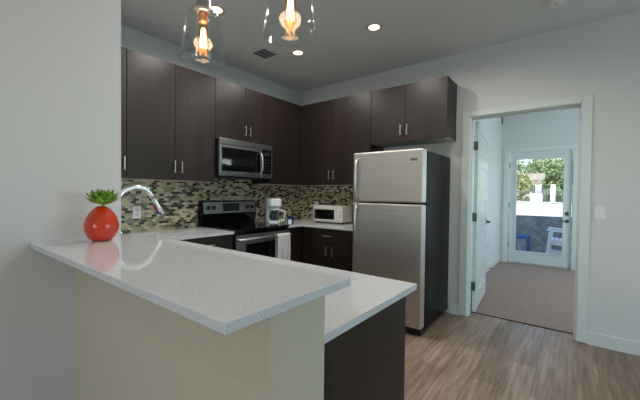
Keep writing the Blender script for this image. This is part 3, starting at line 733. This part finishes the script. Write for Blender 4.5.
# front faces local -y
b = BM(); bx(b, -.085, .085, -.11, .10, 0, .035, .010); obj('base', b, 'white_plastic', t)
b = BM(); bx(b, -.085, .085, .02, .10, .035, .20, .008); obj('water_tank', b, 'white_plastic', t)
b = BM(); bx(b, -.088, .088, .0, .102, .201, .31, .010); prism(b, [(-.075, .0), (-.085, -.06), (-.06, -.10), (.06, -.10), (.085, -.06), (.075, .0)], .215, .305, .004); obj('brew_head', b, 'white_plastic', t)
b = BM(); lathe(b, [(0, .036), (.05, .036), (.062, .05), (.068, .09), (.062, .13), (.048, .155), (.048, .165), (.045, .165), (.045, .155), (.059, .128), (.064, .09), (.058, .052), (0, .04)], 32, (0, -.045, 0)); ca = obj('carafe', b, 'carafe', t)
b = BM(); lathe(b, [(0, .166), (.05, .166), (.052, .172), (.03, .182), (0, .184)], 28, (0, -.045, 0)); obj('lid', b, 'white_plastic', ca)
b = BM(); tube(b, [(.045, -.06, .163), (.085, -.08, .165), (.112, -.095, .150), (.116, -.097, .10), (.10, -.088, .06), (.066, -.072, .058)], .0085, 10); obj('handle', b, 'white_plastic', ca)
M['greenpack'] = plain('green_pack', rgb(88, 112, 66), .5)
t = thing('snack_box', 'small green and white patterned pack in front of the coffee maker', 'box', (.47, -.825, CT), math.radians(50))
obj('carton', one(-.042, .042, -.018, .018, 0, .085, .003), 'greenpack', t); b = BM()
for k in range(3): bx(b, -.036+k*.026, -.022+k*.026, -.0188, -.018, .02+.012*k, .06+.008*k)
obj('print', b, 'white_plastic', t)
t = thing('sugar_canister', 'dark blue pack with white label beside the green pack', 'box', (.535, -.745, CT), math.radians(55))
obj('carton', one(-.035, .035, -.022, .022, 0, .105, .003), 'navy', t)
obj('label_panel', one(-.030, .012, -.0235, -.022, .006, .060, .0005), 'white_plastic', t)

t = thing('toaster_oven', 'white toaster oven on the corner counter left of the refrigerator', 'toaster oven', (.650, -.10, CT), 0)
t.rotation_euler = (0, 0, math.radians(3))
W = .435; Hh = .205; Dp = .25
b = BM(); bx(b, -.08, W-.08, -Dp, 0, .018, .018+Hh, .012, 3); obj('body', b, 'cream_plastic', t)
b = BM(); bx(b, -.072, .258, -Dp-.012, -Dp-.0005, .035, Hh+.005, .004); dr = obj('door', b, 'cream_plastic', t)
b = BM(); bx(b, -.058, .244, -Dp-.014, -Dp-.011, .055, Hh-.028, .001); obj('window', b, 'ovenglass', dr)
b = BM(); bx(b, -.01, .17, -Dp-.036, -Dp-.026, Hh-.016, Hh-.004, .003); bx(b, -.005, .005, -Dp-.027, -Dp-.012, Hh-.014, Hh-.006); bx(b, .155, .165, -Dp-.027, -Dp-.012, Hh-.014, Hh-.006); obj('handle', b, 'cream_plastic', dr)
for z in (.165, .115, .065): b = BM(); lathe(b, [(0, -.018), (.013, -.018), (.016, -.014), (.017, 0), (0, 0)], 20, (.305, -Dp, z), 'Y'); obj('knob', b, 'white_plastic', t)
for x in (-.05, W-.11):
    for y in (-.03, -Dp+.03): b = BM(); cyl(b, (x, y, 0), .013, .019, 'Z', 12, .002); obj('foot', b, 'rubber', t)
b = BM(); tube(b, [(.356, -.12, .16), (.385, -.10, .26), (.405, -.08, .27), (.44, -.06, .17), (.47, -.04, .10), (.49, -.03, .05)], .0035, 8); obj('power_cord', b, 'cream_plastic', t)
t = thing('wall_adapter', 'small white plug adapter hanging at the outlet left of the toaster oven', 'adapter', (.36, -.0205, 1.09))
obj('housing', one(-.025, .025, -.03, .0, -.035, .03, .006), 'cream_plastic', t)

# ------------------------------------------------------------------ patio and outdoors
struct('patio_floor', one(-2, 8, 3.6, 5.35, -.12, -.03), 'patio', 'concrete patio floor outside the glass door', 'patio')
struct('wall_patio', one(-2, 8, 5.2, 5.36, -.03, .822), 'stucco', 'rough grey patio parapet wall outside the glass door', 'wall')
struct('ground', one(-40, 50, 5.36, 90, -.4, -.2), 'concrete', 'bright pale pavement beyond the patio wall', 'ground')
# white patio chair, side on, facing -x
t = thing('patio_chair', 'white wooden patio chair behind the glass door, right side', 'chair', (2.85, 4.2, -.03))
for y in (0, .56):
    b = BM(); prism(b, [(-.03, 0), (.03, 0), (.075, .60), (.02, .60)], y, y+.045, .003, Matrix(((1, 0, 0, 0), (0, 0, 1, 0), (0, 1, 0, 0), (0, 0, 0, 1)))); obj('leg', b, 'whitewood', t)
    b = BM(); prism(b, [(.52, 0), (.58, 0), (.62, .60), (.56, .60)], y, y+.045, .003, Matrix(((1, 0, 0, 0), (0, 0, 1, 0), (0, 1, 0, 0), (0, 0, 0, 1)))); obj('leg', b, 'whitewood', t)
    b = BM(); prism(b, [(-.01, .655), (-.01, .625), (.66, .565), (.66, .60)], y-.02, y+.07, .004, Matrix(((1, 0, 0, 0), (0, 0, 1, 0), (0, 1, 0, 0), (0, 0, 0, 1)))); obj('armrest', b, 'whitewood', t)
    b = BM(); prism(b, [(.02, .43), (.02, .36), (.60, .31), (.60, .38)], y+.005, y+.04, .003, Matrix(((1, 0, 0, 0), (0, 0, 1, 0), (0, 1, 0, 0), (0, 0, 0, 1)))); obj('seat_rail', b, 'whitewood', t)
    b = BM(); prism(b, [(-.02, .20), (-.02, .10), (.58, .03), (.58, .13)], y+.005, y+.04, .003, Matrix(((1, 0, 0, 0), (0, 0, 1, 0), (0, 1, 0, 0), (0, 0, 0, 1)))); obj('lower_rail', b, 'whitewood', t)
b = BM()
for k in range(7): bx(b, .03+k*.078, .095+k*.078, .0, .605, .432-k*.0068, .450-k*.0068, .003)
obj('seat', b, 'whitewood', t)
b = BM()
for k in range(6):
    tt = bmesh.new(); bmesh.ops.create_cube(tt, size=1); merge(b, tt, Matrix.Translation((.66, .06+k*.097, .72)) @ Matrix.Rotation(.25, 4, 'Y') @ Matrix.Diagonal((.018, .075, .72, 1)))
obj('backrest', b, 'whitewood', t)
t = thing('patio_table', 'blue metal patio side table behind the glass door, left side', 'table', (2.26, 4.42, -.03))
b = BM(); bx(b, -.27, .27, -.22, .22, .455, .475, .003); bx(b, -.27, .27, -.225, -.205, .425, .455); bx(b, -.27, .27, .205, .225, .425, .455); obj('tabletop', b, 'blue', t)
for x in (-.255, .255):
    for y in (-.205, .205): obj('leg', one(x-.015, x+.015, y-.015, y+.015, 0, .455, .002), 'blue', t)

# fence beyond, white posts, utility boxes
G = -.2
t = thing('iron_fence', 'grey metal rail fence beyond the patio wall', 'fence', (-3, 26, G))
for z in (.95, 1.75): obj('rail', one(0, 9, -.02, .02, z, z+.05), 'iron', t)
for k in range(5): obj('post', one(k*2.2, k*2.2+.09, -.045, .045, 0, 2.0), 'iron', t)
b = BM()
for k in range(80): bx(b, .1+k*.112, .125+k*.112, -.012, .012, .3, 1.9)
obj('pickets', b, 'iron', t)['kind'] = 'stuff'
for (x, w_, h_, lab) in ((1.05, .75, 1.55, 'white utility cabinet by the fence, left one'), (2.05, .28, 2.3, 'narrow white post box standing right of the utility cabinet')):
    t = thing('utility_cabinet', lab, 'utility box', (x, 25.4, G)); obj('housing', one(-w_/2, w_/2, -.25, .25, .1, h_, .02), 'acwhite', t); obj('plinth', one(-w_/2-.05, w_/2+.05, -.3, .3, 0, .1), 'concrete', t)
t = thing('concrete_barrier', 'long pale low wall along the far side of the pavement', 'wall', (-6, 24.5, G)); obj('slab', one(0, 14, 0, .2, 0, .98, .02), 'concrete', t); obj('coping', one(0, 14, -.04, .24, .98, 1.06, .01), 'concrete', t)
# house
t = thing('house', 'small tan house with pale roof among the trees', 'house', (-1.0, 46, G))
obj('wall', one(-2.2, 2.0, 0, 4, 0, 3.5), 'housewall', t)
b = BM(); prism(b, [(-2.7, 3.45), (2.5, 3.45), (1.4, 4.3), (-1.6, 4.3)], -.5, 4.5, 0, Matrix(((1, 0, 0, 0), (0, 0, 1, 0), (0, 1, 0, 0), (0, 0, 0, 1)))); obj('roof', b, 'roof', t)
for x in (-.9, .15, 1.2): f = obj('window', one(x-.3, x+.3, -.05, 0, 1.7, 3.0), 'acwhite', t); obj('pane', one(x-.22, x+.22, -.07, -.05, 1.8, 2.9), 'housetrim', f)

def foliage(rad, hgt, z0, n, ls, seed):
    rnd = random.Random(seed); b = BM()
    blobs = [(rnd.uniform(-.55, .55)*rad, rnd.uniform(-.4, .4)*rad, z0+rnd.uniform(.25, .8)*hgt, rnd.uniform(.35, .6)) for _ in range(9)]
    for _ in range(n):
        bx_, by_, bz_, br_ = blobs[rnd.randrange(len(blobs))]
        d_ = Vector((rnd.gauss(0, 1), rnd.gauss(0, 1), rnd.gauss(0, 1))).normalized()*rnd.uniform(.7, 1.0)
        c = Vector((bx_ + d_.x*br_*rad, by_ + d_.y*br_*rad, bz_ + d_.z*br_*hgt*.45))
        u_ = Vector((rnd.gauss(0, 1), rnd.gauss(0, 1), rnd.gauss(0, 1))).normalized(); v_ = u_.orthogonal().normalized()
        s = ls*rnd.uniform(.6, 1.3)
        vs_ = [b.verts.new(c+q) for q in (-u_*s, v_*s*.5, u_*s, -v_*s*.5)]
        b.faces.new(vs_)
    return b
trees = [(-1.3, 66, 3.4, 9.4, 'leaf1', 'tallest tree far behind the small house'), (-.75, 33, 1.3, 4.0, 'leaf2', 'bushy yellowish tree at the left edge of the glass'), (-4.9, 54, 3.6, 8.2, 'leaf1', 'tall green tree behind the small house, left one'),
         (2.1, 34, 1.6, 4.8, 'leaf1', 'dense green tree right of the small house'), (1.8, 60, 3.4, 9.2, 'leaf2', 'tall pale green tree behind the dense green one'), (4.8, 42, 2.2, 6.0, 'leaf1', 'tall tree at the right edge of the glass')]
for i, (x, y, r, h, m, lab) in enumerate(trees):
    t = thing('tree', lab, 'tree', (x, y, G), 0, 'trees beyond the fence')
    b = BM(); tube(b, [(0, 0, 0), (.08, 0, h*.3), (-.05, .05, h*.7)], [.16, .12, .05], 8)
    for a in (0, 2.1, 4.2): tube(b, [(.03, 0, h*.4), (r*.5*math.cos(a), r*.5*math.sin(a), h*.75)], [.07, .02], 6)
    obj('trunk', b, 'bark', t); obj('crown', foliage(r, h*.85, h*.18, 4500, .17, i), m, t)
shr = [(-1.9, 27.4, .8, 1.9, 'leaf2', 'rounded yellowish shrub behind the fence at left'), (.35, 27.8, .55, 1.6, 'leaf2', 'small shrub behind the fence in the middle'), (1.75, 27.6, .7, 2.3, 'leaf1', 'green shrub behind the utility cabinet'), (3.7, 27.8, .8, 2.5, 'leaf2', 'pale shrub behind the fence at right')]
for i, (x, y, r, h, m, lab) in enumerate(shr):
    t = thing('shrub', lab, 'shrub', (x, y, G), 0, 'shrubs along the fence')
    obj('foliage', foliage(r, h*.9, 0, 2200, .09, 20+i), m, t); b = BM(); tube(b, [(0, 0, 0), (0, 0, h*.5)], [.05, .03], 6); obj('stem', b, 'bark', t)
